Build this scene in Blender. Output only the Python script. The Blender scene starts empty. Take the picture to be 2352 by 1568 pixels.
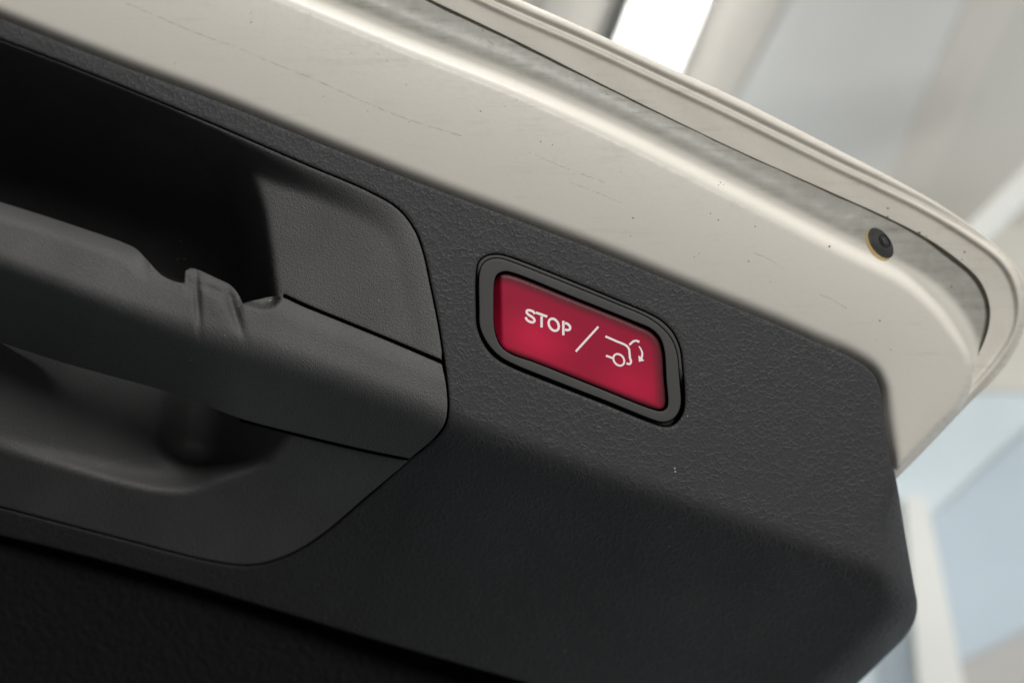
import bpy, math, random
import numpy as np
from mathutils import Vector, Matrix
from mathutils.geometry import delaunay_2d_cdt

random.seed(7)
rng = np.random.default_rng(7)
sc = bpy.context.scene
C = sc.collection

# ------------------------------------------------------------------ camera
PW, PH = 2352.0, 1568.0           # drawing units: one unit is about 0.11 mm on the tailgate
HF = math.radians(45.0)
F = PW / 2 / math.tan(HF / 2)
D = 0.32                          # metres from lens to the close button plane
PITCH = math.radians(37)
CAM = Matrix.Translation((0, 0, 1.45)) @ Matrix.Rotation(math.radians(90) + PITCH, 4, 'X')
cd = bpy.data.cameras.new('camera')
cam = bpy.data.objects.new('camera', cd)
C.objects.link(cam)
cam.matrix_world = CAM
cd.sensor_width = 36
cd.lens = 18 / math.tan(HF / 2)
cd.clip_start = 0.02
cd.clip_end = 100
cd.dof.use_dof = True
cd.dof.focus_distance = 0.322
cd.dof.aperture_fstop = 9.5
sc.camera = cam

# ------------------------------------------------------------------ world, lamps, exposure
w = bpy.data.worlds.new('World')
sc.world = w
w.use_nodes = True
bg = w.node_tree.nodes['Background']
bg.inputs[0].default_value = (1.0, 0.985, 0.975, 1)
bg.inputs[1].default_value = 0.035
sc.view_settings.view_transform = 'Standard'
sc.view_settings.look = 'None'
sc.view_settings.exposure = 0
sc.view_settings.gamma = 1
sc.cycles.use_denoising = True
sc.cycles.max_bounces = 6


def area(name, loc, target, sx, sy, power, col):
    l = bpy.data.lights.new(name, 'AREA')
    l.shape = 'RECTANGLE'
    l.size, l.size_y, l.energy, l.color = sx, sy, power, col
    o = bpy.data.objects.new(name, l)
    C.objects.link(o)
    o.location = loc
    o.rotation_euler = (Vector(target) - Vector(loc)).to_track_quat('-Z', 'Y').to_euler()
    return o


area('bay_door_light', (1.7, -2.3, 1.2), (0, 0.26, 1.65), 2.0, 0.8, 70, (1.0, 0.972, 0.925))
area('ceiling_row_light', (0.5, -1.35, 4.25), (0, 0.26, 1.65), 2.6, 0.4, 75, (1.0, 0.98, 0.93))
area('side_fill_light', (4.2, 0.6, 1.6), (1.2, 3.4, 3.9), 2.0, 1.6, 40, (1.0, 0.975, 0.94)).data.spread = math.radians(92)  # added unseen fill lamp, brightens the ceiling and back wall

# ------------------------------------------------------------------ tailgate frame
L = Vector((0.889, -0.343, -0.304)).normalized()     # length of the gate, running away to the right
N = (Vector((0, 0, 1)) - L * L.z).normalized()       # face normal, towards the lens
P0N = -D * N.z
Nn = np.array(N)


def pos(x, y, wmm):
    """point of the gate: x, y in drawing units, w millimetres above the button face"""
    x = np.asarray(x, float); y = np.asarray(y, float); wmm = np.asarray(wmm, float)
    r = np.stack([(x - PW / 2) / F, -(y - PH / 2) / F, -np.ones_like(x)], -1)
    t = (P0N + wmm * 0.001) / (r @ Nn)
    p = r * t[..., None]
    M = np.array(CAM)
    return p @ M[:3, :3].T + M[:3, 3]


def ss(a, b, x):
    u = np.clip((x - a) / (b - a), 0, 1)
    return u * u * (3 - 2 * u)


def bend(d, r1, r2):
    """zero before -r1, slope one after r2, smooth between"""
    k = r1 + r2
    u = (d + r1) / k
    return np.where(u <= 0, 0, np.where(u < 1, k * (np.clip(u, 0, 1) ** 3 - np.clip(u, 0, 1) ** 4 / 2), k * (0.5 + (u - 1))))


def cr(pts, step=5.0):
    """centripetal Catmull-Rom through an open list of points, resampled"""
    p = [np.array(q, float) for q in pts]
    if len(p) < 3:
        out = p
    else:
        p = [2 * p[0] - p[1]] + p + [2 * p[-1] - p[-2]]
        out = []
        for i in range(1, len(p) - 2):
            a, b, c, d = p[i - 1:i + 3]
            t0 = 0; t1 = t0 + np.linalg.norm(b - a) ** .5; t2 = t1 + np.linalg.norm(c - b) ** .5; t3 = t2 + np.linalg.norm(d - c) ** .5
            n = max(3, int(np.linalg.norm(c - b) / 3))
            for t in np.linspace(t1, t2, n, endpoint=False):
                a1 = (t1 - t) / (t1 - t0) * a + (t - t0) / (t1 - t0) * b
                a2 = (t2 - t) / (t2 - t1) * b + (t - t1) / (t2 - t1) * c
                a3 = (t3 - t) / (t3 - t2) * c + (t - t2) / (t3 - t2) * d
                b1 = (t2 - t) / (t2 - t0) * a1 + (t - t0) / (t2 - t0) * a2
                b2 = (t3 - t) / (t3 - t1) * a2 + (t - t1) / (t3 - t1) * a3
                out.append((t2 - t) / (t2 - t1) * b1 + (t - t1) / (t2 - t1) * b2)
        out.append(p[-2])
    out = np.array(out)
    s = np.concatenate([[0], np.cumsum(np.linalg.norm(np.diff(out, axis=0), axis=1))])
    n = max(2, int(round(s[-1] / step)) + 1)
    q = np.linspace(0, s[-1], n)
    return np.stack([np.interp(q, s, out[:, 0]), np.interp(q, s, out[:, 1])], -1)


def poly(*segs, step=5.0):
    """closed outline from open smooth runs joined by corners"""
    res = []
    for i, s in enumerate(segs):
        c = cr(s, step)
        res.append(c)
    out = [res[0]]
    for c in res[1:]:
        if np.linalg.norm(out[-1][-1] - c[0]) < 0.5:
            c = c[1:]
        else:
            g = cr([out[-1][-1], c[0]], step)
            out.append(g[1:-1])
        out.append(c)
    a = np.concatenate(out)
    if np.linalg.norm(a[-1] - a[0]) < 0.5:
        a = a[:-1]
    else:
        a = np.concatenate([a, cr([a[-1], a[0]], step)[1:-1]])
    return a


def loop(pts, step=5.0):
    p = list(pts)
    n = len(p)
    c = cr(p[-3:] + p + p[:3], step * 0.4)
    # cut the overlap: take the run from p[0] to p[0]
    i0 = np.argmin(np.linalg.norm(c[:len(c) // 2] - np.array(p[0]), axis=1))
    i1 = len(c) // 2 + np.argmin(np.linalg.norm(c[len(c) // 2:] - np.array(p[0]), axis=1))
    c = c[i0:i1 + 1]
    s = np.concatenate([[0], np.cumsum(np.linalg.norm(np.diff(c, axis=0), axis=1))])
    m = max(8, int(s[-1] / step))
    q = np.linspace(0, s[-1], m, endpoint=False)
    return np.stack([np.interp(q, s, c[:, 0]), np.interp(q, s, c[:, 1])], -1)


def inside(pg, X, Y):
    r = np.zeros(len(X), bool)
    a = pg; b = np.roll(pg, -1, 0)
    for (x1, y1), (x2, y2) in zip(a, b):
        if y1 == y2:
            continue
        m = ((y1 > Y) != (y2 > Y))
        r[m] ^= X[m] < (x2 - x1) * (Y[m] - y1) / (y2 - y1) + x1
    return r


def dist(c, X, Y, closed=False, signed=False):
    """distance to a polyline; signed: positive on the right-hand side of travel in y-down drawing units"""
    a = c if closed else c[:-1]
    b = np.roll(c, -1, 0) if closed else c[1:]
    best = np.full(X.shape, 1e12); sg = np.ones(X.shape)
    for (x1, y1), (x2, y2) in zip(a, b):
        dx, dy = x2 - x1, y2 - y1
        l2 = dx * dx + dy * dy + 1e-12
        t = np.clip(((X - x1) * dx + (Y - y1) * dy) / l2, 0, 1)
        ex = X - x1 - t * dx; ey = Y - y1 - t * dy
        d2 = ex * ex + ey * ey
        m = d2 < best
        best = np.where(m, d2, best)
        if signed:
            sg = np.where(m, np.where(dx * (Y - y1) - dy * (X - x1) >= 0, 1, -1), sg)
    d = np.sqrt(best)
    return d * sg if signed else d


def area2(pg):
    x, y = pg[:, 0], pg[:, 1]
    return np.sum(x * np.roll(y, -1) - np.roll(x, -1) * y)


def offset(pg, d):
    """grow (d>0) or shrink (d<0) a closed outline"""
    t = np.roll(pg, -1, 0) - np.roll(pg, 1, 0)
    t /= np.linalg.norm(t, axis=1)[:, None] + 1e-9
    n = np.stack([t[:, 1], -t[:, 0]], -1)
    if area2(pg) < 0:
        n = -n
    return pg + n * d


# ------------------------------------------------------------------ materials
def mat(name, base, rough=0.5, spec=0.5, coat=0.0):
    m = bpy.data.materials.new(name)
    m.use_nodes = True
    nt = m.node_tree
    b = nt.nodes['Principled BSDF']
    b.inputs['Base Color'].default_value = (*base, 1)
    b.inputs['Roughness'].default_value = rough
    b.inputs['Specular IOR Level'].default_value = spec
    b.inputs['Coat Weight'].default_value = coat
    return m, nt, b


def nd(nt, t, **kw):
    n = nt.nodes.new(t)
    for k, v in kw.items():
        if k.startswith('i_'):
            n.inputs[k[2:].replace('_', ' ')].default_value = v
        else:
            setattr(n, k, v)
    return n


def ramp(nt, src, stops):
    r = nt.nodes.new('ShaderNodeValToRGB')
    e = r.color_ramp.elements
    while len(e) < len(stops):
        e.new(0.5)
    for el, (p, c) in zip(e, stops):
        el.position = p
        el.color = (*c, 1) if isinstance(c, tuple) else (c, c, c, 1)
    nt.links.new(src, r.inputs[0])
    return r.outputs[0]


def coords(nt, scale=(1, 1, 1), rot=(0, 0, 0), kind='Object'):
    tc = nt.nodes.new('ShaderNodeTexCoord')
    mp = nt.nodes.new('ShaderNodeMapping')
    mp.inputs['Scale'].default_value = scale
    mp.inputs['Rotation'].default_value = rot
    nt.links.new(tc.outputs[kind], mp.inputs[0])
    return mp.outputs[0]


def math_node(nt, op, a, b=None):
    n = nt.nodes.new('ShaderNodeMath')
    n.operation = op
    for i, v in enumerate((a, b)):
        if v is None:
            continue
        if isinstance(v, (int, float)):
            n.inputs[i].default_value = v
        else:
            nt.links.new(v, n.inputs[i])
    return n.outputs[0]


def mix(nt, fac, a, b, blend='MIX'):
    n = nt.nodes.new('ShaderNodeMix')
    n.data_type = 'RGBA'
    n.blend_type = blend
    for s, v in ((0, fac), (6, a), (7, b)):
        if isinstance(v, (int, float)):
            n.inputs[s].default_value = v
        elif isinstance(v, tuple):
            n.inputs[s].default_value = (*v, 1)
        else:
            nt.links.new(v, n.inputs[s])
    return n.outputs[2]


def leather():
    m, nt, b = mat('grained_black_plastic', (0.0575, 0.059, 0.0635), 0.5, 0.32)
    co = coords(nt, (1, 1, 1), kind='UV')
    ns = nd(nt, 'ShaderNodeTexNoise', i_Scale=0.085, i_Detail=3.0)
    nt.links.new(co, ns.inputs['Vector'])
    va = nt.nodes.new('ShaderNodeVectorMath'); va.operation = 'MULTIPLY_ADD'
    nt.links.new(ns.outputs['Color'], va.inputs[0])
    va.inputs[1].default_value = (9, 9, 9)
    nt.links.new(co, va.inputs[2])
    v = nd(nt, 'ShaderNodeTexVoronoi', feature='DISTANCE_TO_EDGE', i_Scale=0.064)
    nt.links.new(va.outputs[0], v.inputs['Vector'])
    line = ramp(nt, v.outputs['Distance'], [(0.0, 1.0), (0.06, 0.5), (0.22, 0.0)])
    v2 = nd(nt, 'ShaderNodeTexVoronoi', feature='DISTANCE_TO_EDGE', i_Scale=0.13)
    nt.links.new(va.outputs[0], v2.inputs['Vector'])
    line2 = ramp(nt, v2.outputs['Distance'], [(0.0, 1.0), (0.06, 0.4), (0.2, 0.0)])
    n3 = nd(nt, 'ShaderNodeTexNoise', i_Scale=0.03, i_Detail=2.0)
    nt.links.new(co, n3.inputs['Vector'])
    gate = ramp(nt, n3.outputs['Fac'], [(0.36, 0.2), (0.62, 1.0)])
    n4 = nd(nt, 'ShaderNodeTexNoise', i_Scale=0.25, i_Detail=3.0)
    nt.links.new(co, n4.inputs['Vector'])
    h = math_node(nt, 'ADD', math_node(nt, 'MULTIPLY', line, gate), math_node(nt, 'MULTIPLY', line2, 0.28))
    h = math_node(nt, 'ADD', h, math_node(nt, 'MULTIPLY', n4.outputs['Fac'], 0.22))
    bp = nd(nt, 'ShaderNodeBump', i_Strength=0.58, i_Distance=0.00022)
    nt.links.new(h, bp.inputs['Height'])
    nt.links.new(bp.outputs[0], b.inputs['Normal'])
    big = nd(nt, 'ShaderNodeTexNoise', i_Scale=0.004, i_Detail=4.0)
    nt.links.new(co, big.inputs['Vector'])
    rg = ramp(nt, big.outputs['Fac'], [(0.3, 0.44), (0.7, 0.56)])
    nt.links.new(rg, b.inputs['Roughness'])
    nt.links.new(mix(nt, math_node(nt, 'MULTIPLY', math_node(nt, 'MULTIPLY', line, gate), 0.24), (0.0575, 0.059, 0.0635), (0.12, 0.119, 0.116)), b.inputs['Base Color'])
    return m


def fine_plastic(name, base, rough, strength, scale, spec=0.45):
    m, nt, b = mat(name, base, rough, spec)
    co = coords(nt, (1, 1, 1), kind='UV')
    n = nd(nt, 'ShaderNodeTexNoise', i_Scale=scale, i_Detail=3.0, i_Roughness=0.6)
    nt.links.new(co, n.inputs['Vector'])
    v = nd(nt, 'ShaderNodeTexVoronoi', feature='F1', i_Scale=scale * 0.8)
    nt.links.new(co, v.inputs['Vector'])
    h = math_node(nt, 'ADD', n.outputs['Fac'], math_node(nt, 'MULTIPLY', v.outputs['Distance'], 0.6))
    bp = nd(nt, 'ShaderNodeBump', i_Strength=strength, i_Distance=0.00025)
    nt.links.new(h, bp.inputs['Height'])
    nt.links.new(bp.outputs[0], b.inputs['Normal'])
    big = nd(nt, 'ShaderNodeTexNoise', i_Scale=0.005, i_Detail=5.0)
    nt.links.new(co, big.inputs['Vector'])
    c = ramp(nt, big.outputs['Fac'], [(0.3, tuple(0.88 * x for x in base)), (0.7, tuple(1.12 * x for x in base))])
    nt.links.new(c, b.inputs['Base Color'])
    return m


def paint(name, base, dirt=0.3, dirtcol=(0.33, 0.27, 0.2)):
    m, nt, b = mat(name, base, 0.4, 0.45, 0.14)
    b.inputs['Coat Roughness'].default_value = 0.22
    co = coords(nt, (1, 1, 1), kind='UV')
    # streaks lie along the gate
    st = coords(nt, (0.0035, 0.05, 1), (0, 0, math.radians(-23)), kind='UV')
    n1 = nd(nt, 'ShaderNodeTexNoise', i_Scale=1.0, i_Detail=5.0, i_Roughness=0.65)
    nt.links.new(st, n1.inputs['Vector'])
    n2 = nd(nt, 'ShaderNodeTexNoise', i_Scale=0.012, i_Detail=6.0, i_Roughness=0.7)
    nt.links.new(co, n2.inputs['Vector'])
    d = math_node(nt, 'MULTIPLY', ramp(nt, n1.outputs['Fac'], [(0.5, 0.0), (0.72, 1.0)]), ramp(nt, n2.outputs['Fac'], [(0.42, 0.0), (0.66, 1.0)]))
    n3 = nd(nt, 'ShaderNodeTexNoise', i_Scale=0.05, i_Detail=5.0, i_Roughness=0.7)
    nt.links.new(co, n3.inputs['Vector'])
    d2 = math_node(nt, 'MULTIPLY', ramp(nt, n3.outputs['Fac'], [(0.5, 0.0), (0.75, 1.0)]), ramp(nt, n2.outputs['Fac'], [(0.4, 0.0), (0.6, 1.0)]))
    d = math_node(nt, 'MAXIMUM', d, math_node(nt, 'MULTIPLY', d2, 0.55))
    vor = nd(nt, 'ShaderNodeTexVoronoi', feature='F1', i_Scale=0.012)
    nt.links.new(co, vor.inputs['Vector'])
    spk = ramp(nt, vor.outputs['Distance'], [(0.012, 1.0), (0.03, 0.0)])
    sel = ramp(nt, vor.outputs['Color'], [(0.62, 0.0), (0.66, 1.0)])
    spk = math_node(nt, 'MULTIPLY', spk, sel)
    c = mix(nt, math_node(nt, 'MULTIPLY', d, dirt), base, dirtcol)
    ga = nd(nt, 'ShaderNodeAttribute', attribute_name='grime_shade')  # gutter grime, with the gutter's shade put into the same colour
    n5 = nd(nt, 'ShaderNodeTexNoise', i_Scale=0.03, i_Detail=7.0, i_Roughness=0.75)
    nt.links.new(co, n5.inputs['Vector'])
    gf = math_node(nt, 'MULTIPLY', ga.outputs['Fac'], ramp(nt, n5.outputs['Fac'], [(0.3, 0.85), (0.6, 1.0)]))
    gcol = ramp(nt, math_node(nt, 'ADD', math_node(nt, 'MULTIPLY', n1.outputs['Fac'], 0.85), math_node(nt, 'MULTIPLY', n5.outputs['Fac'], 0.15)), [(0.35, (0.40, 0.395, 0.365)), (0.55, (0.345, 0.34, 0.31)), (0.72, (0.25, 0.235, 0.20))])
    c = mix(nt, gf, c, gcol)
    c = mix(nt, math_node(nt, 'MULTIPLY', spk, 0.4), c, (0.12, 0.1, 0.07))
    nt.links.new(c, b.inputs['Base Color'])
    rg = ramp(nt, math_node(nt, 'ADD', d, n3.outputs['Fac']), [(0.3, 0.36), (0.9, 0.55)])
    nt.links.new(rg, b.inputs['Roughness'])
    bp = nd(nt, 'ShaderNodeBump', i_Strength=0.12, i_Distance=0.0002)
    n4 = nd(nt, 'ShaderNodeTexNoise', i_Scale=0.09, i_Detail=2.0)
    nt.links.new(co, n4.inputs['Vector'])
    nt.links.new(n4.outputs['Fac'], bp.inputs['Height'])
    nt.links.new(bp.outputs[0], b.inputs['Normal'])
    return m


M_leather = leather()
M_insert = fine_plastic('satin_black_plastic', (0.145, 0.146, 0.149), 0.47, 0.85, 0.36, 0.4)
M_bezel = fine_plastic('matt_bezel_plastic', (0.076, 0.0765, 0.077), 0.6, 0.08, 0.25)
M_black, _, _ = mat('black_rubber', (0.012, 0.012, 0.013), 0.7, 0.3)
M_white = paint('white_car_paint', (0.775, 0.75, 0.69), 0.22)
M_dirty = paint('dusty_white_paint', (0.76, 0.73, 0.665), 0.5)
M_letter, _, _b = mat('white_print', (0.85, 0.82, 0.82), 0.4)
_b.inputs['Emission Color'].default_value = (1, 0.86, 0.88, 1)
_b.inputs['Emission Strength'].default_value = 0.22


# ------------------------------------------------------------------ mesh builders
def link(name, me, m, parent=None, smooth=True):
    o = bpy.data.objects.new(name, me)
    C.objects.link(o)
    me.materials.append(m)
    if smooth:
        me.polygons.foreach_set('use_smooth', [True] * len(me.polygons))
    if parent is not None:
        o.parent = parent
        o.matrix_parent_inverse = parent.matrix_world.inverted()
    return o


def make(name, verts, faces, m, parent=None, uv=None, smooth=True):
    me = bpy.data.meshes.new(name)
    me.from_pydata([tuple(v) for v in verts], [], faces)
    if uv is not None:
        lay = me.uv_layers.new(name='UVMap')
        li = np.zeros(len(me.loops), np.int32)
        me.loops.foreach_get('vertex_index', li)
        lay.data.foreach_set('uv', np.asarray(uv, np.float32)[li].ravel())
    me.update()
    return link(name, me, m, parent, smooth)


def sheet(name, outer, holes, wf, m, parent, sp=14.0, rings=(1.2, 3, 6, 10), edge=0.0, skirt=4.0, attr=None):
    """a shell over an outline with holes; wf gives its height; rounded rim of radius `edge`, turned-down border"""
    outs = [outer] + list(holes)
    pts = []
    bcount = []
    for o in outs:
        bcount.append(len(o)); pts.append(o)
    nb = sum(bcount)
    lo, hi = outer.min(0), outer.max(0)
    gx, gy = np.meshgrid(np.arange(lo[0], hi[0], sp), np.arange(lo[1], hi[1], sp * 0.87))
    gx = gx + (np.arange(gx.shape[0]) % 2)[:, None] * sp / 2
    gx = gx.ravel(); gy = gy.ravel()

    def clear(X, Y):
        k = inside(outer, X, Y)
        for h in holes:
            k &= ~inside(h, X, Y)
        d = np.full(X.shape, 1e9)
        X2, Y2 = X[k], Y[k]
        dd = np.full(X2.shape, 1e9)
        for o in outs:
            dd = np.minimum(dd, dist(o, X2, Y2, True))
        d[k] = dd
        d[~k] = -1
        return d
    d = clear(gx, gy)
    rm = max(rings) if rings else 0
    k = d > rm + sp * 0.45
    pts.append(np.stack([gx[k], gy[k]], -1))
    for r in rings:
        for i, o in enumerate(outs):
            q = offset(o, -r if i == 0 else r)
            if r > 4:
                q = q[::2] if r < 12 else q[::3]
            dq = clear(q[:, 0], q[:, 1])
            pts.append(q[dq > r * 0.85])
    P = np.concatenate(pts)
    edges = []
    s = 0
    for c in bcount:
        edges += [(s + i, s + (i + 1) % c) for i in range(c)]
        s += c
    vv, ee, ff, ov, oe, of = delaunay_2d_cdt([Vector((float(a), float(b))) for a, b in P], edges, [], 0, 1e-4)
    V = np.array([(v.x, v.y) for v in vv])
    T = np.array([f for f in ff if len(f) == 3])
    cen = V[T].mean(1)
    k = inside(outer, cen[:, 0], cen[:, 1])
    for h in holes:
        k &= ~inside(h, cen[:, 0], cen[:, 1])
    T = T[k]
    # border edges
    e = np.concatenate([T[:, [0, 1]], T[:, [1, 2]], T[:, [2, 0]]])
    key = np.sort(e, 1)
    uq, inv, cnt = np.unique(key, axis=0, return_inverse=True, return_counts=True)
    bord = e[cnt[inv.ravel()] == 1]
    bd = np.full(len(V), 1e9)
    for o in outs:
        bd = np.minimum(bd, dist(o, V[:, 0], V[:, 1], True))
    W = wf(V[:, 0], V[:, 1])
    if edge > 0:
        ex = np.clip(edge - bd, 0, edge)
        W = W - (edge - np.sqrt(np.maximum(edge ** 2 - ex ** 2, 0))) / 8.9
    Q = pos(V[:, 0], V[:, 1], W)
    # consistent winding towards the lens (drawing y is down)
    a = V[T]
    cr_ = (a[:, 1, 0] - a[:, 0, 0]) * (a[:, 2, 1] - a[:, 0, 1]) - (a[:, 1, 1] - a[:, 0, 1]) * (a[:, 2, 0] - a[:, 0, 0])
    flip = cr_ > 0
    T[flip] = T[flip][:, ::-1]
    faces = T.tolist()
    uv = V.copy()
    verts = Q
    if skirt > 0:
        e = np.concatenate([T[:, [0, 1]], T[:, [1, 2]], T[:, [2, 0]]])
        key = np.sort(e, 1)
        uq, inv, cnt = np.unique(key, axis=0, return_inverse=True, return_counts=True)
        bord = e[cnt[inv.ravel()] == 1]
        ids = np.unique(bord)
        mp = {int(v): len(V) + i for i, v in enumerate(ids)}
        Q2 = pos(V[ids, 0], V[ids, 1], W[ids] - skirt)
        verts = np.concatenate([Q, Q2])
        uv = np.concatenate([V, V[ids] + 3])
        faces += [(int(b), int(a_), mp[int(a_)], mp[int(b)]) for a_, b in bord]
    o = make(name, verts, faces, m, parent, uv)
    if attr:
        at = o.data.attributes.new(attr, 'FLOAT', 'POINT')
        dd = np.concatenate([bd, np.zeros(len(verts) - len(V))])
        at.data.foreach_set('value', dd.astype(np.float32))
    return o


def ribbon_pts(line, width, step=4.0, smooth=True, taper=None):
    c = cr(line, step) if smooth else np.array(line, float)
    t = np.gradient(c, axis=0)
    t /= np.linalg.norm(t, axis=1)[:, None] + 1e-9
    n = np.stack([-t[:, 1], t[:, 0]], -1)
    u = np.linspace(0, 1, len(c))
    hw = np.full(len(c), width / 2.0) if taper is None else np.array([np.interp(q, *zip(*taper)) for q in u]) / 2
    return c + n * hw[:, None], c - n * hw[:, None]


def raised(name, loops_or_strips, wf, h, m, parent):
    """thin printed pieces: list of (left, right) strips or closed outlines"""
    V, Fc, UV = [], [], []
    for s in loops_or_strips:
        if isinstance(s, tuple):
            a, b = s
            n = len(a)
            base = len(V)
            for top in (1, 0):
                for q in (a, b):
                    p = pos(q[:, 0], q[:, 1], wf(q[:, 0], q[:, 1]) + (h if top else -0.05))
                    V += list(p); UV += list(q)
            A, B, A2, B2 = base, base + n, base + 2 * n, base + 3 * n
            for i in range(n - 1):
                Fc.append((A + i, A + i + 1, B + i + 1, B + i))
                Fc.append((A + i, A2 + i, A2 + i + 1, A + i + 1))
                Fc.append((B + i, B + i + 1, B2 + i + 1, B2 + i))
            Fc.append((A, B, B2, A2)); Fc.append((A + n - 1, A2 + n - 1, B2 + n - 1, B + n - 1))
        else:
            q = np.asarray(s, float)
            n = len(q); base = len(V)
            V += list(pos(q[:, 0], q[:, 1], wf(q[:, 0], q[:, 1]) + h)); V += list(pos(q[:, 0], q[:, 1], wf(q[:, 0], q[:, 1]) - 0.05))
            UV += list(q) * 2
            Fc.append(tuple(range(base, base + n)))
            for i in range(n):
                j = (i + 1) % n
                Fc.append((base + i, base + n + i, base + n + j, base + j))
    o = make(name, V, Fc, m, parent, UV, smooth=False)
    import bmesh
    bm = bmesh.new(); bm.from_mesh(o.data)
    bmesh.ops.recalc_face_normals(bm, faces=bm.faces)
    bm.to_mesh(o.data); bm.free()
    return o


# ------------------------------------------------------------------ traced runs of the tailgate
T_run = [(-700, -248), (0, 42), (250, 140), (500, 233), (750, 335), (1000, 434), (1176, 500), (1376, 577), (1576, 660),
         (1776, 741), (1866, 781), (1951, 818), (2001, 852), (2020, 888), (2027, 925)]
R_run = [(2027, 925), (2041, 1025), (2058, 1100), (2081, 1235), (2100, 1345), (2107, 1388), (2100, 1428), (2076, 1465),
         (2026, 1515), (1971, 1568), (1890, 1640)]
B_run = [(1890, 1640), (1480, 1640), (1176, 1557), (850, 1465), (600, 1390), (350, 1317), (100, 1252), (0, 1229), (-700, 1054)]
K_run = cr([(-900, 290), (0, 617), (200, 690), (430, 762), (600, 808), (800, 875), (1000, 955), (1060, 985), (1300, 1075),
            (1500, 1145), (1700, 1215), (1900, 1285), (2050, 1338), (2300, 1425)], 20)
seam_top = [(-680, -170), (0, 90), (150, 147), (300, 207), (500, 290), (700, 377), (850, 441), (915, 480), (951, 525),
            (971, 575), (990, 660), (1008, 750), (1018, 815), (1027, 885), (1030, 935), (1024, 972), (1000, 1006),
            (940, 1056), (850, 1135), (750, 1220), (700, 1255), (650, 1280), (600, 1295), (550, 1298), (475, 1287),
            (250, 1230), (0, 1165), (-680, 990)]
seam = poly(seam_top)


def z5(pts):
    return [(1034.9 + x * .3241, 526.8 + y * .3241) for x, y in pts]


def z7(pts):
    return [(1223.0 + x * .14403, 677.4 + y * .14403) for x, y in pts]


gap_out = loop(z5([(178, 560), (180, 300), (200, 225), (255, 183), (340, 174), (420, 193), (800, 340), (1200, 505), (1400, 590), (1500, 648),
                   (1580, 732), (1628, 840), (1648, 1000), (1660, 1200), (1650, 1290), (1612, 1358), (1560, 1394), (1500, 1396),
                   (1420, 1372), (1100, 1243), (700, 1087), (420, 972), (330, 920), (258, 850), (208, 760), (184, 680)]), 4)
bez_out = loop(z5([(203, 560), (205, 310), (230, 245), (282, 212), (350, 208), (420, 228), (800, 377), (1200, 540), (1380, 617), (1478, 682),
                   (1556, 765), (1600, 870), (1618, 1040), (1630, 1220), (1622, 1270), (1592, 1325), (1545, 1356), (1490, 1362),
                   (1430, 1345), (1100, 1212), (700, 1056), (430, 945), (345, 895), (280, 830), (232, 755), (207, 680)]), 4)
bez_in = loop(z5([(304, 520), (310, 365), (330, 318), (380, 297), (450, 310), (900, 490), (1300, 650), (1425, 706), (1485, 768), (1515, 860),
                  (1528, 1050), (1540, 1240), (1528, 1272), (1490, 1288), (1430, 1276), (1000, 1106), (600, 946), (420, 880), (350, 820), (312, 720)]), 4)
lens_out = loop(z5([(309, 520), (314, 375), (336, 334), (384, 317), (450, 330), (900, 508), (1300, 671), (1420, 730), (1472, 786), (1497, 870),
                    (1510, 1050), (1522, 1225), (1510, 1258), (1478, 1272), (1420, 1262), (1000, 1097), (600, 938), (424, 873), (356, 812), (317, 715)]), 4)
SL = 0.185


def w_trim0(X, Y):
    d = dist(K_run, X, Y, signed=True)
    return 2.0 - SL * bend(d, 48, 42)


R_c = cr(R_run, 10)


def w_trim(X, Y):
    W = w_trim0(X, Y)
    d = dist(R_c, X, Y)
    r = 12 + 68 * ss(1095, 1230, Y)
    return W - 1.15 * r / 8.9 * np.clip((r - d) / r, 0, 1) ** 2


# ------------------------------------------------------------------ the tailgate
gate = bpy.data.objects.new('tailgate', None)
C.objects.link(gate)
gate.location = Vector(pos(1176, 784, -40))
gate.empty_display_size = 0.05
gate['label'] = 'open white tailgate with black grained trim and red STOP close button'
gate['category'] = 'tailgate'
bpy.context.view_layer.update()

trim = sheet('trim_panel', poly(T_run, R_run, B_run, [(-700, 1054), (-700, -248)]), [offset(seam, 1.5), gap_out], w_trim, M_leather, gate,
             sp=13, rings=(0.8, 2.2, 4.5, 8, 13, 20, 30), edge=5, skirt=7)

# added black backing that keeps light out of the joint of trim and insert
sheet('trim_light_stop', offset(seam, 14), [offset(seam, -9)], lambda X, Y: w_trim0(X, Y) - 7.5, M_black, gate, sp=20, rings=(), skirt=100)

sheet('insert_light_stop', offset(seam, 20), [], lambda X, Y: np.full(np.shape(X), -104.0), M_black, gate, sp=40, rings=(), skirt=-92)  # added plate closing the insert's gaps against light from behind

# --- handle insert
bar_top = [(-680, 258), (0, 464), (100, 495), (200, 528), (280, 556), (312, 571), (340, 600), (370, 631), (400, 646), (424, 651)]
bar_tab = [(426, 622), (440, 616), (500, 640), (528, 654), (545, 672), (558, 697)]
bar_rt = [(558, 697), (590, 688), (638, 681), (700, 706), (890, 783), (1014, 836)]
bar_end = [(1015, 838), (1024, 885), (1027, 935), (1021, 970), (998, 1003), (942, 1051)]
bar_bot = [(940, 1052), (850, 1034), (700, 999), (550, 960), (420, 910), (350, 889), (150, 834), (0, 786), (-680, 578)]
bar_edge = np.concatenate([cr(bar_top), cr(bar_tab), cr(bar_rt)])
scoop_rim = cr([(558, 699), (580, 706), (605, 710), (630, 706), (645, 695)], 3)


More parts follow.
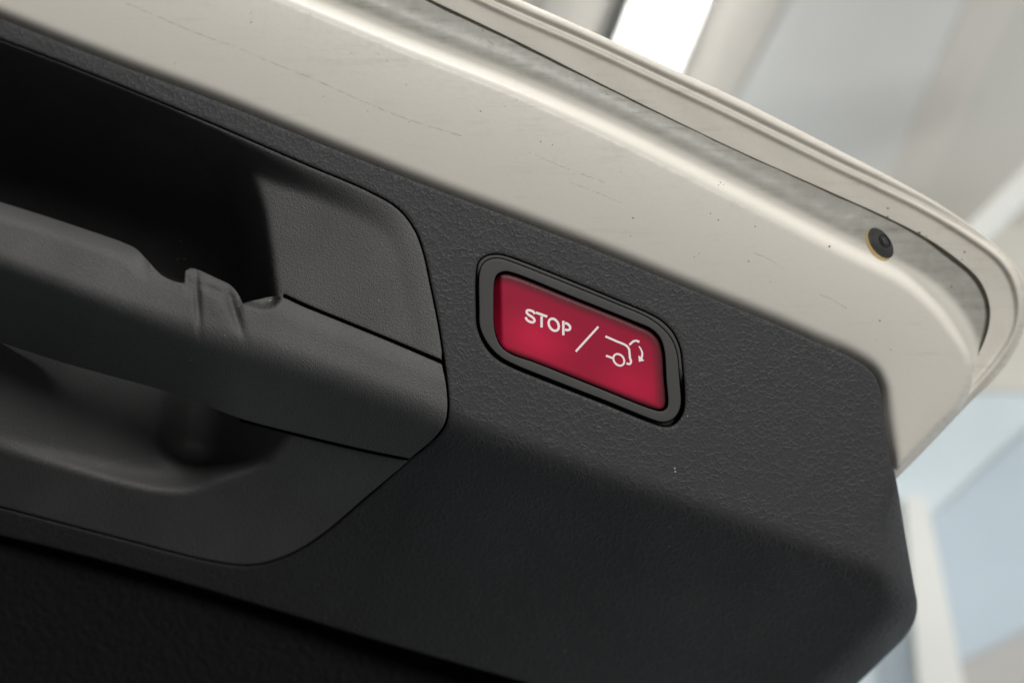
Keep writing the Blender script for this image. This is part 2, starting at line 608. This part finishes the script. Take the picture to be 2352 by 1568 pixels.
def w_bar(X, Y):
    d = dist(K_run, X, Y, signed=True)
    W = 2.4 - SL * (1 + 0.9 * (1 - ss(80, 560, X))) * bend(d, 45, 45)
    dt = dist(bar_edge, X, Y)
    k = np.interp(X, [0, 300, 345, 424, 432, 548, 562, 640, 670, 1020], [1, 1, .12, .1, .4, .35, .1, .15, .4, .3])
    W = W - 5.0 * k * np.clip((46 - dt) / 46, 0, 1) ** 2
    # scooped finger notches and the tab between them
    for cx, cy, ang, a, b, h in ((453, 682, 86, 62, 6.5, -1.9), (538, 712, 72, 48, 8.5, -2.4), (494, 668, 24, 34, 8, -1.0), (500, 705, 70, 40, 20, 0.4)):
        t = math.radians(ang)
        u = (X - cx) * math.cos(t) + (Y - cy) * math.sin(t)
        v = -(X - cx) * math.sin(t) + (Y - cy) * math.cos(t)
        W = W + h * np.exp(-(u / a) ** 2 - (v / b) ** 2)
    ds = dist(scoop_rim, X, Y, signed=True)
    m = (X > 552) & (X < 648)
    W = np.where(m & (ds < 0), W - 7 * np.clip(-ds / 14, 0, 1) * np.clip((648 - X) / 20, 0, 1), W)
    return W


insert = sheet('grab_bar', poly(bar_top, bar_tab, bar_rt, bar_end, bar_bot, [(-680, 578), (-680, 258)], step=4), [], w_bar, M_insert, gate,
               sp=6, rings=(0.6, 1.6, 3.2, 6), edge=2.0, skirt=7)

V_run = cr([(450, 240), (520, 320), (572, 395), (598, 470), (612, 560), (622, 640), (632, 720), (645, 850)], 10)
s_upper = cr(seam_top[:13], 8)


def w_recess(X, Y):
    dS = dist(s_upper, X, Y)
    dv = dist(V_run, X, Y, signed=True) * -1       # positive to the right of the step
    rampd = 10.5 * np.clip(1 - dv / 390, 0, 1.15) ** 1.4 * ss(-5, 70, dS)
    deep = 0.62 * np.minimum(bend(-dv, 20, 8), 85) * np.clip(dS / 330, 0, 1.1) ** 0.85 * ss(0, 30, dS)
    return 1.6 - rampd - deep


rec_out = poly(seam_top[:12] + [(1017, 808)], [(1016, 829), (890, 777), (700, 699), (652, 677)], [(652, 677), (652, 745), (560, 745), (430, 735), (200, 600), (0, 536), (-680, 330)], [(-680, 330), (-680, -170)])
rec = sheet('handle_recess', offset(rec_out, -2.2), [], w_recess, M_insert, gate, sp=9, rings=(0.8, 2.2, 4.5, 8), edge=3, skirt=7)

b_bot = cr(bar_bot, 8)


lip = cr([(-900, 818), (0, 1034), (150, 1065), (300, 1097), (375, 1104), (430, 1096), (472, 1062), (496, 1005), (508, 930), (515, 840)], 10)


def w_pocket(X, Y):
    pl = w_trim0(X, Y) - 0.3
    dl = -dist(lip, X, Y, signed=True)
    fl = -72.0 + 0.045 * (1040 - Y) - 16 * ss(350, 440, X + 0.12 * (Y - 1000)) * (1 - ss(1000, 1085, Y - 0.25 * (X - 400))) + 0.34 * bend(-dl, 45, 30)
    k = 4.0
    hh = np.clip(0.5 + 0.5 * (fl - pl) / k, 0, 1)
    return fl * (1 - hh) + pl * hh - k * hh * (1 - hh)


poc_out = poly([(998, 1009), (940, 1058), (850, 1133), (750, 1218), (700, 1253), (650, 1278), (600, 1293), (550, 1296), (475, 1285),
                (250, 1228), (0, 1163), (-680, 988)], [(-680, 988), (-680, 551)], [(-680, 551), (0, 759), (150, 807), (350, 862), (420, 883), (552, 933)], [(552, 933), (552, 966)],
               [(552, 966), (700, 1004), (850, 1039), (936, 1056)])
poc = sheet('pull_pocket', offset(poc_out, -1.0), [], w_pocket, M_insert, gate, sp=9, rings=(0.8, 2.2, 4.5, 8), edge=3, skirt=7)

# --- close button
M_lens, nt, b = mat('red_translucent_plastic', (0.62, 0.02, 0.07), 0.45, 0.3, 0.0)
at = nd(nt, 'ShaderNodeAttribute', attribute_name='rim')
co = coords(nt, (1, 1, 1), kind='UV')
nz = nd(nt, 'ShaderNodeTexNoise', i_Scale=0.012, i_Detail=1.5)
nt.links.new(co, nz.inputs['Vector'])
rim_shade = ramp(nt, math_node(nt, 'DIVIDE', at.outputs['Fac'], 40.0), [(0.0, 0.0), (0.14, 0.12), (0.72, 1.0)])  # edge shading of the lens painted into its colour
nt.links.new(mix(nt, rim_shade, (0.045, 0.02, 0.022), (0.34, 0.010, 0.042)), b.inputs['Base Color'])
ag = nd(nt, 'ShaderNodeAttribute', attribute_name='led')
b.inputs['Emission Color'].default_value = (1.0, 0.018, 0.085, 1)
nt.links.new(math_node(nt, 'MULTIPLY', math_node(nt, 'MULTIPLY', rim_shade, ag.outputs['Fac']), math_node(nt, 'ADD', 0.75, math_node(nt, 'MULTIPLY', nz.outputs['Fac'], 0.5))), b.inputs['Emission Strength'])

W_BEZ = 2.3


def w_flat(h):
    return lambda X, Y: np.full(np.shape(X), float(h))


bezel = sheet('close_button', bez_out, [bez_in], w_flat(W_BEZ), M_bezel, gate, sp=9, rings=(0.6, 1.5, 3), edge=2.4, skirt=6)
sheet('gasket', offset(gap_out, -2.6), [offset(bez_out, 1.3)], lambda X, Y: 2.0 - 6.0 * ss(-35, 45, (Y - 800) * .94 - (X - 1340) * .34 + 60 * (1 - ss(1110, 1150, X))), M_bezel, bezel, sp=12, rings=(0.8, 2), edge=2.0, skirt=3)
sheet('button_housing', offset(gap_out, 8), [], w_flat(-5), M_black, bezel, sp=40, rings=(), skirt=0)
lc = lens_out.mean(0)


def w_lens(X, Y):
    u = X - 1134.5 - 0.02 * (Y - 700)
    return 1.7 - 4.0 * (1 - ss(4, 17, u))


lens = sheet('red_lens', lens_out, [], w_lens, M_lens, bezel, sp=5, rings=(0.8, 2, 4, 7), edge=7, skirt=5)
uvl = np.zeros(len(lens.data.loops) * 2, np.float32)
lens.data.uv_layers[0].data.foreach_get('uv', uvl)
li = np.zeros(len(lens.data.loops), np.int32)
lens.data.loops.foreach_get('vertex_index', li)
LP = np.zeros((len(lens.data.vertices), 2))
LP[li] = uvl.reshape(-1, 2)
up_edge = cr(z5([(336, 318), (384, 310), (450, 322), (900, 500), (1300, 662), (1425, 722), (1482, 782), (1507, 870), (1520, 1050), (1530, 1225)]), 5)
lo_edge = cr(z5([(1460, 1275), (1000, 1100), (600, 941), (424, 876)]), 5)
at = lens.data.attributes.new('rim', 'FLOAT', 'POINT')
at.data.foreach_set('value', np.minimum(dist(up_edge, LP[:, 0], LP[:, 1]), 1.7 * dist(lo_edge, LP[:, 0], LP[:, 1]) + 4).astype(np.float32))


def spot(x, y, a, bb):
    u = (LP[:, 0] - x) * .94 + (LP[:, 1] - y) * .34
    v = -(LP[:, 0] - x) * .34 + (LP[:, 1] - y) * .94
    return np.exp(-(u / a) ** 2 - (v / bb) ** 2)


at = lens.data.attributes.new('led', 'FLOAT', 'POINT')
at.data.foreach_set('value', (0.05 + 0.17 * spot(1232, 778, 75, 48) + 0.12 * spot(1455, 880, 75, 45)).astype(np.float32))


def glyph(strokes):
    """strokes in lettering units: x along the line of type, y down, sheared onto the lens"""
    out = []
    for s in strokes:
        out.append([z5([(523 + x, 563 + y + (x - 40) * 0.358)])[0] for x, y in s])
    return out


LW = 16.8 * .3241


def letter(strokes, smooth=True):
    parts = []
    for s, sm in strokes:
        q = glyph([s])[0]
        parts.append(ribbon_pts(q, LW, 2.0, sm))
    return raised('letter', parts, w_lens, 0.06, M_letter, bezel)


letter([([(74, 24), (66, 13), (42, 10), (20, 18), (16, 33), (30, 45), (52, 51), (68, 60), (72, 76), (58, 89), (36, 91), (16, 83), (9, 70)], True)])
letter([([(82, 11), (162, 11)], False), ([(122, 23), (122, 102)], False)])
th = np.linspace(-1.5, 4.79, 30)
letter([([(208 + 36 * math.cos(t), 52 + 41 * math.sin(t)) for t in th], True)])
letter([([(276, 0), (276, 102)], False), ([(288, 11), (305, 11), (321, 20), (325, 33), (319, 47), (304, 56), (288, 57)], True)])
raised('slash', [ribbon_pts(z7([(690, 900), (1050, 505)]), 34 * .144, 2, False)], w_lens, 0.06, M_letter, bezel)
sw = 33 * .144
roof = ribbon_pts(z7([(1163, 658), (1340, 736), (1490, 802), (1535, 850), (1548, 930), (1555, 1000), (1570, 1045), (1572, 1070), (1548, 1100), (1500, 1088)]), sw, 1.5)
hatch = ribbon_pts(z7([(1545, 795), (1600, 745), (1632, 730), (1665, 731), (1705, 748)]), sw, 1.5)
chas = ribbon_pts(z7([(1172, 966), (1278, 1004)]), sw, 2, False)
el = []
for t in np.linspace(0, 2 * math.pi, 40):
    a_, b_ = 101 * math.cos(t), 77 * math.sin(t)
    el.append((1377 + a_ * .62 - b_ * .785, 1032 + a_ * .785 + b_ * .62))
wheel = ribbon_pts(z7(el), 30 * .144, 1.5)
arr = ribbon_pts(z7([(1698, 815), (1738, 880), (1752, 940), (1736, 1015)]), 30 * .144, 1.5, True, [(0, 18 * .144), (1, 36 * .144)])
head = np.array(z7([(1690, 960), (1785, 1045), (1697, 1062)]))
raised('tailgate_symbol', [roof, hatch, chas, wheel, arr], w_lens, 0.06, M_letter, bezel)
raised('arrow_head', [head], w_lens, 0.075, M_letter, bezel)

# --- white frame, gutter and outer skin
C_run = cr([(-900, -650), (0, -290), (300, -168), (725, 8), (950, 101), (1176, 190), (1426, 303), (1676, 428), (1926, 556), (2050, 617), (2111, 652),
            (2160, 691), (2196, 735), (2219, 780), (2230, 832), (2225, 881), (2203, 933), (2151, 989), (2052, 1093), (1975, 1175)], 8)
F_run = [(-800, -815), (300, -328), (700, -138), (984, -2), (1176, 90), (1426, 216), (1676, 338), (1926, 450), (2026, 495), (2126, 546), (2201, 598),
         (2250, 645), (2272, 700), (2270, 752), (2240, 822)]
T_c = cr(T_run + R_run[1:5], 12)


def w_frame(X, Y):
    d = -dist(C_run, X, Y, signed=True)      # positive outside the fold
    k = ss(2060, 2190, X + 0.25 * (Y - 600))
    S = 0.29 * (1 - k) + 0.55 * k
    r1 = 32 * (1 - k) + 40 * k
    r2 = 12 * (1 - k) + 12 * k
    k2 = ss(740, 850, Y) * ss(2000, 2100, X + 0.3 * Y - 250)
    r1 = r1 * (1 - k2) + 13 * k2
    r2 = r2 * (1 - k2) + 5 * k2
    W = -S * bend(d, r1, r2)
    dp = 9.8 + 0.7 * k
    W = -dp * np.tanh(-W / dp)
    # dimple pressed round the drain plug
    W = W + 1.2 * np.exp(-((X - 1965) / 30) ** 2 - ((Y - 525) / 18) ** 2)
    dT = dist(T_c, X, Y, signed=True) * -1
    r = 31.0
    W = W - 2.7 * np.clip((r - dT) / r, 0, 1.3) ** 2 * (1 - 0.25 * ss(880, 960, Y))
    # slow crown of the pressing
    W = W + 0.9 * (1 - (2 * np.clip(-d / (-d + np.abs(dT) + 1e-6), 0, 1) - 1) ** 2) * (d < 0)
    W = W + 0.5 * np.sin(X * 0.004 + Y * 0.002) * 0.3
    return W


fr_top = [(x + 6, y - 13) for x, y in F_run[:-3]] + [(2288, 700), (2283, 756), (2250, 830)]
fr = poly(fr_top, [(2250, 830), (2237, 846), (2231, 885), (2208, 938), (2156, 994), (2058, 1099), (1985, 1175)],
          [(1985, 1175), (1990, 925), (1975, 890), (1930, 850), (1850, 805), (1576, 684), (1376, 601), (1176, 524), (750, 359), (250, 164), (0, 66), (-700, -224)],
          [(-700, -224), (-794, -828)])
frame = sheet('inner_frame', fr, [], w_frame, M_white, gate, sp=7, rings=(0.8, 2.2, 4.5, 8, 11), edge=3, skirt=4)

_n = len(frame.data.loops)
_uv = np.zeros(_n * 2, np.float32); frame.data.uv_layers[0].data.foreach_get('uv', _uv)
_li = np.zeros(_n, np.int32); frame.data.loops.foreach_get('vertex_index', _li)
_P = np.zeros((len(frame.data.vertices), 2)); _P[_li] = _uv.reshape(-1, 2)
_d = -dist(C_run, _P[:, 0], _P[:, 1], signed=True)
_at = frame.data.attributes.new('grime_shade', 'FLOAT', 'POINT')
_at.data.foreach_set('value', (ss(12, 34, _d)).astype(np.float32))  # real grime plus painted shade, from the fold down into the gutter

S_run = [(-800, -960), (300, -440), (700, -240), (984, -99), (1196, 0), (1301, 46), (1426, 103), (1551, 161), (1676, 218), (1801, 281), (1926, 345), (2051, 410), (2151, 466),
         (2226, 516), (2301, 577), (2345, 632), (2360, 700), (2345, 775), (2301, 850), (2221, 931), (2126, 1031), (2050, 1108)]
G_run = cr([(-800, -890), (300, -378), (700, -193), (984, -58), (1176, 32), (1326, 97), (1526, 190), (1676, 261), (1826, 335), (1926, 384), (2026, 431), (2126, 481), (2226, 541),
            (2300, 597), (2332, 648), (2343, 705), (2334, 762), (2300, 822), (2222, 913), (2110, 1030), (2040, 1100)], 8)
S_c = cr(S_run, 8)


def w_skin(X, Y):
    g = -dist(G_run, X, Y, signed=True)      # positive towards the outer edge
    W = -8.3 + 1.2 * np.exp(-((g + 2) / 7) ** 2) - 0.55 * np.exp(-((g - 10) / 6.0) ** 2)
    W = W + 0.9 * ss(8, 24, g)
    W = W - 0.014 * np.clip(-g - 8, 0, 200)
    W = W + 0.12 * np.sin(X * 0.05) * np.sin(Y * 0.043 + 1)
    d = dist(S_c, X, Y)
    r = 15.0
    return W - 1.5 * np.clip((r - d) / r, 0, 1) ** 2


skin = sheet('outer_skin', poly(F_run[:-1] + [(2236, 835), (2190, 900), (2110, 990), (2020, 1090)], [(2020, 1090), (2050, 1108)], S_run[::-1], [(-800, -960), (-800, -815)]), [],
             w_skin, M_dirty, gate, sp=5, rings=(0.8, 2.2, 4.5, 8), edge=1.6, skirt=16)

# --- drain plug in the gutter


def zz(x, y):
    return (1787.5 + x * .36, 376 + y * .36)


def ell(cx, cy, a, b, n=40):
    out = []
    for t in np.linspace(0, 2 * math.pi, n, endpoint=False):
        u, v = a * math.cos(t), b * math.sin(t)
        out.append(zz(cx + u * .575 - v * .818, cy + u * .818 + v * .575))
    return np.array(out)


pw = float(w_frame(np.array([2022.0]), np.array([557.0]))[0])


def w_plug(h):
    return lambda X, Y: w_frame(np.asarray(X, float), np.asarray(Y, float)) + h


M_seal = fine_plastic('rusty_sealant', (0.5, 0.36, 0.16), 0.6, 0.3, 0.1)
M_plug = fine_plastic('grey_rubber', (0.03, 0.032, 0.033), 0.55, 0.15, 0.15)
plug = sheet('drain_plug', ell(654, 507, 112, 62), [], w_plug(0.35), M_plug, gate, sp=6, rings=(0.8, 2, 4), edge=3, skirt=4)
sheet('plug_ring', ell(680, 492, 47, 32), [ell(680, 492, 38, 24)], w_plug(0.6), M_black, plug, sp=4, rings=(0.6,), edge=1.5, skirt=1)
sheet('plug_boss', ell(681, 492, 30, 18), [], w_plug(0.75), M_plug, plug, sp=4, rings=(0.6, 2), edge=2, skirt=1)
sheet('sealant', ell(637, 521, 116, 66), [], w_plug(0.12), M_seal, plug, sp=6, rings=(0.8, 2), edge=3, skirt=5)

# --- scratches, specks and lint
M_scr, nt, b = mat('brown_scratch', (0.5, 0.42, 0.31), 0.6)
tr = nt.nodes.new('ShaderNodeBsdfTransparent'); mx = nt.nodes.new('ShaderNodeMixShader')
co = coords(nt, (1, 1, 1), kind='UV')
n_ = nd(nt, 'ShaderNodeTexNoise', i_Scale=0.06, i_Detail=4.0)
nt.links.new(co, n_.inputs['Vector'])
nt.links.new(ramp(nt, n_.outputs['Fac'], [(0.36, 0.0), (0.7, 0.32)]), mx.inputs[0])
nt.links.new(tr.outputs[0], mx.inputs[1]); nt.links.new(b.outputs[0], mx.inputs[2])
nt.links.new(mx.outputs[0], nt.nodes['Material Output'].inputs[0])
M_spk, _, _ = mat('dark_speck', (0.21, 0.19, 0.155), 0.8)


def surf_line(name, pts, wd, wf, m, par):
    a, b_ = ribbon_pts(pts, wd, 6)
    V = np.concatenate([pos(q[:, 0], q[:, 1], wf(q[:, 0], q[:, 1]) + 0.03) for q in (a, b_)])
    n = len(a)
    return make(name, V, [(i, i + 1, n + i + 1, n + i) for i in range(n - 1)], m, par, np.concatenate([a, b_]))


for pts, wd in (([(290, 8), (370, 42), (455, 78), (540, 108), (620, 142), (720, 182), (850, 240), (960, 282), (1060, 312)], 3.0),
                ([(1215, 350), (1290, 382), (1390, 420)], 2.6), ([(1310, 420), (1345, 432), (1430, 467)], 2.2),
                ([(1730, 580), (1760, 592), (1800, 615)], 2.4), ([(1880, 675), (1905, 685), (1945, 708)], 3.2),
                ([(1325, 551), (1345, 553), (1365, 566), (1381, 572)], 3.0), ([(1115, 85), (1120, 92), (1137, 105)], 3.5),
                ([(1380, 212), (1420, 225), (1436, 232)], 4)):
    surf_line('scratch', pts, wd, w_frame, M_scr, frame)

V, Fc = [], []


def speck(x, y, r, wf, store, el=1.0, ang=0.0):
    V, Fc = store
    n = 7
    b0 = len(V)
    q = []
    for i in range(n):
        t = 2 * math.pi * i / n
        rr = r * random.uniform(.7, 1.25)
        u, v = rr * el * math.cos(t), rr * math.sin(t)
        q.append((x + u * math.cos(ang) - v * math.sin(ang), y + u * math.sin(ang) + v * math.cos(ang)))
    q.append((x, y))
    q = np.array(q)
    W = wf(q[:, 0], q[:, 1]) + 0.04
    W[-1] += r * 0.05
    V += list(pos(q[:, 0], q[:, 1], W))
    Fc += [(b0 + n, b0 + i, b0 + (i + 1) % n) for i in range(n)]


st = ([], [])
for x, y, r in ((1109, 70, 2.6), (1242, 326, 2.6), (1269, 333, 2), (1103, 255, 2), (1655, 419, 2.6), (1662, 424, 2), (1651, 425, 1.8), (2021, 736, 3), (1650, 505, 2.4),
                (1632, 490, 2), (1735, 520, 2.2), (1905, 566, 4.5), (577, 30, 2), (577, 52, 2), (933, 195, 2), (940, 280, 1.6), (870, 125, 1.6), (1105, 256, 1.6), (1425, 395, 1.6),
                (890, 140, 1.8), (806, 123, 1.6), (743, 222, 1.8), (1160, 245, 1.4), (2185, 658, 4), (1595, 590, 1.6)):
    speck(x, y, r * 0.68, w_frame, st)
for i in range(26):
    x = random.uniform(200, 2100); y = 0.42 * x - 20 + random.uniform(-120, 90)
    d = float(dist(C_run, np.array([x]), np.array([y]), signed=True)[0]); dt = -float(dist(T_c, np.array([x]), np.array([y]), signed=True)[0])
    if dt > 45 and d > 45:
        speck(x, y, random.uniform(.6, 1.3), w_frame, st, random.uniform(1, 2.5), 0.4)
o = make('dirt_specks', st[0], st[1], M_spk, frame)
o['kind'] = 'stuff'
st = ([], [])
for x, y, r in ((2040, 478, 3), (2039, 498, 2.6), (2112, 534, 3.5), (2216, 579, 3), (2210, 596, 2), (2128, 542, 2)):
    speck(x, y, r * 0.7, w_skin, st, 1.5, 0.4)
o = make('dirt_specks', st[0], st[1], M_spk, skin)
o['kind'] = 'stuff'
M_lint, _, _ = mat('pale_lint', (0.5, 0.46, 0.4), 0.9)
st = ([], [])
for x, y, r, e, a in ((1550, 1075, 2, 1.6, 1.5), (1551, 1083, 2.4, 1, 0), (1537, 1253, 1.2, 1.5, .4), (1297, 1494, 1.6, 1, 0), (1140, 1300, 1, 1, 0), (1580, 955, 1.6, 1, 0), (1538, 1210, 1.0, 1, 0)):
    speck(x, y, r, w_trim, st, e, a)
for i in range(60):
    x = random.uniform(1050, 2040); y = random.uniform(480, 1500)
    if y > 0.4 * x + 60 and not inside(gap_out, np.array([x]), np.array([y]))[0]:
        speck(x, y, random.uniform(.4, .8), w_trim, st)
o = make('lint_specks', st[0], st[1], M_lint, trim)
o['kind'] = 'stuff'

st = ([], [])
for x, y, r, e, a in ((408, 595, 1.6, 3.2, -.2), (424, 594, 2.2, 1.2, .3), (415, 553, 1.3, 3.0, .6), (610, 600, 1.2, 1, 0), (616, 600, 1.0, 1, 0), (95, 512, 1.2, 1, 0), (700, 478, 1.1, 1, 0), (870, 690, 1.2, 1, 0)):
    speck(x, y, r, w_recess, st, e, a)
o = make('lint_specks', st[0], st[1], M_lint, rec)
o['kind'] = 'stuff'
st = ([], [])
for x, y, r, e, a in ((517, 770, 1.6, 1, 0), (450, 765, 1.2, 1.4, .5), (438, 827, 1.4, 2.0, 0), (620, 690, 1.0, 6, -.4), (250, 600, 0.9, 1, 0), (760, 830, 0.9, 1, 0)):
    speck(x, y, r, w_bar, st, e, a)
o = make('lint_specks', st[0], st[1], M_lint, insert)
o['kind'] = 'stuff'
M_hair, nt, b = mat('pale_scratch', (0.22, 0.21, 0.2), 0.7)
surf_line('scratch', [(122, 1080), (170, 1075), (225, 1070), (262, 1060), (300, 1056)], 1.6, w_pocket, M_hair, poc)
surf_line('scratch', [(122, 1000), (118, 1025), (104, 1062)], 1.2, w_pocket, M_hair, poc)

# ------------------------------------------------------------------ carpet below the trim
M_carpet, nt, b = mat('black_felt', (0.011, 0.0118, 0.013), 0.95, 0.1)
b.inputs['Sheen Weight'].default_value = 0.03
co = coords(nt, (1, 1, 1), (0, 0, 0.9), kind='UV')
n1 = nd(nt, 'ShaderNodeTexNoise', i_Scale=0.09, i_Detail=6.0, i_Roughness=0.75, i_Distortion=1.5)
nt.links.new(co, n1.inputs['Vector'])
bp = nd(nt, 'ShaderNodeBump', i_Strength=1.0, i_Distance=0.0016)
nt.links.new(n1.outputs['Fac'], bp.inputs['Height'])
nt.links.new(bp.outputs[0], b.inputs['Normal'])


def w_carpet(X, Y):
    d = dist(np.array([(p[0], p[1]) for p in B_run[::-1]], float), X, Y)
    return w_trim0(X, Y) * 0.0 - 114 - 0.02 * d + rng.normal(0, 0.35, np.shape(X))


carpet = sheet('felt_carpet', poly([(-800, 980), (0, 1175), (350, 1262), (850, 1410), (1480, 1590), (1700, 1660)], [(1700, 1660), (1700, 1760), (-800, 1760)], [(-800, 1760), (-800, 980)]), [],
               w_carpet, M_carpet, None, sp=7, rings=(), skirt=6)
carpet['label'] = 'black felt carpet in shade below the trim, lower left'
carpet['category'] = 'carpet'

# ------------------------------------------------------------------ the garage behind
CM = CAM.to_3x3()
EYE = CAM.to_translation()
ZC, = (4.45,)
YW = 3.3


def ray(x, y):
    return CM @ Vector(((x - PW / 2) / F, -(y - PH / 2) / F, -1))


def on_ceiling(x, y, z=ZC):
    r = ray(x, y)
    return EYE + r * ((z - EYE.z) / r.z)


def on_wall(x, y, yy=YW):
    r = ray(x, y)
    return EYE + r * ((yy - EYE.y) / r.y)


def plain(name, base, rough=0.6, var=0.06, scale=1.5):
    m, nt, b = mat(name, base, rough)
    co = coords(nt)
    n = nd(nt, 'ShaderNodeTexNoise', i_Scale=scale, i_Detail=4.0)
    nt.links.new(co, n.inputs['Vector'])
    c = ramp(nt, n.outputs['Fac'], [(0.3, tuple(x * (1 - var) for x in base)), (0.7, tuple(min(1, x * (1 + var)) for x in base))])
    nt.links.new(c, b.inputs['Base Color'])
    return m


M_ceil = plain('ceiling_paint', (0.56, 0.55, 0.51))
M_beam = plain('beam_paint', (0.57, 0.54, 0.50))
M_panel = plain('ceiling_panel_paint', (0.64, 0.64, 0.625))
M_pink = plain('cream_paint', (0.60, 0.575, 0.535))
M_wall = plain('daylit_blue_wall', (0.55, 0.635, 0.69))  # blue of the daylight put into the wall colour
M_wall2 = plain('daylit_blue_grey_wall', (0.42, 0.50, 0.57))  # deeper daylight blue, likewise held in the colour
M_post = plain('off_white_paint', (0.66, 0.68, 0.665))
M_brown = plain('taupe_paint', (0.40, 0.40, 0.395))


def prism(name, pts, off, m, parent=None):
    """slab: outline of points given its thickness by the vector off"""
    n = len(pts)
    V = [Vector(p) for p in pts] + [Vector(p) + Vector(off) for p in pts]
    Fc = [tuple(range(n)), tuple(range(2 * n - 1, n - 1, -1))] + [(i, (i + 1) % n, n + (i + 1) % n, n + i) for i in range(n)]
    o = make(name, V, Fc, m, parent, smooth=False)
    import bmesh
    bm = bmesh.new(); bm.from_mesh(o.data)
    bmesh.ops.recalc_face_normals(bm, faces=bm.faces)
    bm.to_mesh(o.data); bm.free()
    return o


ceil = prism('ceiling', [(-6, -6, ZC), (9, -6, ZC), (9, YW, ZC), (-6, YW, ZC)], (0, 0, 0.2), M_ceil)
ceil['kind'] = 'structure'
wall = prism('wall', [(-6, YW, -0.5), (9, YW, -0.5), (9, YW, ZC), (-6, YW, ZC)], (0, 0.2, 0), M_wall)
wall['kind'] = 'structure'


def strip(name, p, q, wpx, th, m, plane, parent=None, ext=1.0):
    pass


def ceil_slab(name, quad, drop, m, parent=None):
    return prism(name, [on_ceiling(x, y, ZC - 0.002) for x, y in quad], (0, 0, -drop), m, parent)


# flat boards of the ceiling, as they run in the picture
ceil_slab('ceiling_board', [(1150, -300), (1330, -300), (1120, 330), (960, 330)], 0.004, M_beam, ceil)
ceil_slab('ceiling_board', [(1480, -300), (1345, -300), (1135, 330), (1330, 330)], 0.006, M_beam, ceil)
ceil_slab('ceiling_board', [(1660, -300), (1960, -300), (1630, 330), (1420, 330)], 0.006, M_beam, ceil)
ceil_slab('ceiling_board', [(1968, -300), (2346, -300), (2026, 440), (1636, 330)], 0.003, M_panel, ceil)
ceil_slab('ceiling_board', [(2350, -300), (2480, -300), (2130, 430), (2030, 430)], 0.004, M_pink, ceil)

# fluorescent lamp
M_tube, nt, b = mat('lit_tube', (0.9, 0.9, 0.88), 0.5)
b.inputs['Emission Color'].default_value = (1.0, 0.98, 0.93, 1)
b.inputs['Emission Strength'].default_value = 15
lamp = bpy.data.objects.new('ceiling_lamp', None)
C.objects.link(lamp)
lamp.location = on_ceiling(1520, 80)
lamp['label'] = 'lit white tube lamp on the ceiling above the tailgate'
lamp['category'] = 'lamp'
bpy.context.view_layer.update()
zl = ZC - 0.06


def cl(x, y):
    return on_ceiling(x, y, zl)


prism('diffuser', [cl(1604, -330), cl(1748, -330), cl(1478, 310), cl(1348, 310)], (0, 0, -0.035), M_tube, lamp)
prism('lamp_tray', [on_ceiling(1584, -340, zl + 0.002), on_ceiling(1766, -340, zl + 0.002), on_ceiling(1492, 330, zl + 0.002), on_ceiling(1322, 330, zl + 0.002)],
      (0, 0, 0.055), M_post, lamp)

# pale strut, wall panels and post at the right
def wslab(name, quad, depth, m, parent=None, yy=YW):
    return prism(name, [on_wall(x, y, yy - 0.003) for x, y in quad], (0, -depth, 0), m, parent)


strut = wslab('roof_strut', [(2490, 262), (2518, 310), (2178, 648), (2150, 610)], 0.06, M_post, None, 2.5)
strut['label'] = 'blurred off-white diagonal strut on the wall beyond the tailgate corner'
strut['category'] = 'strut'
wslab('wall_board', [(1900, 455), (2600, 470), (2600, 900), (1900, 900)], 0.01, M_ceil, wall)
wslab('wall_board', [(2600, 800), (2600, 1330), (2040, 1700), (2000, 1330), (2130, 1205), (2352, 1000)], 0.012, M_wall2, wall)
wslab('wall_board', [(2600, 1330), (2600, 1500), (2200, 1760), (2040, 1700), (2140, 1560)], 0.02, M_brown, wall)
wslab('wall_board', [(2600, 1420), (2600, 1470), (2280, 1680), (2240, 1660)], 0.03, M_wall2, wall)
post = wslab('white_post', [(2062, 1170), (2112, 1170), (2215, 1700), (2100, 1700)], 0.08, M_post)
post['label'] = 'blurred white upright post behind the lower right trim corner'
post['category'] = 'post'
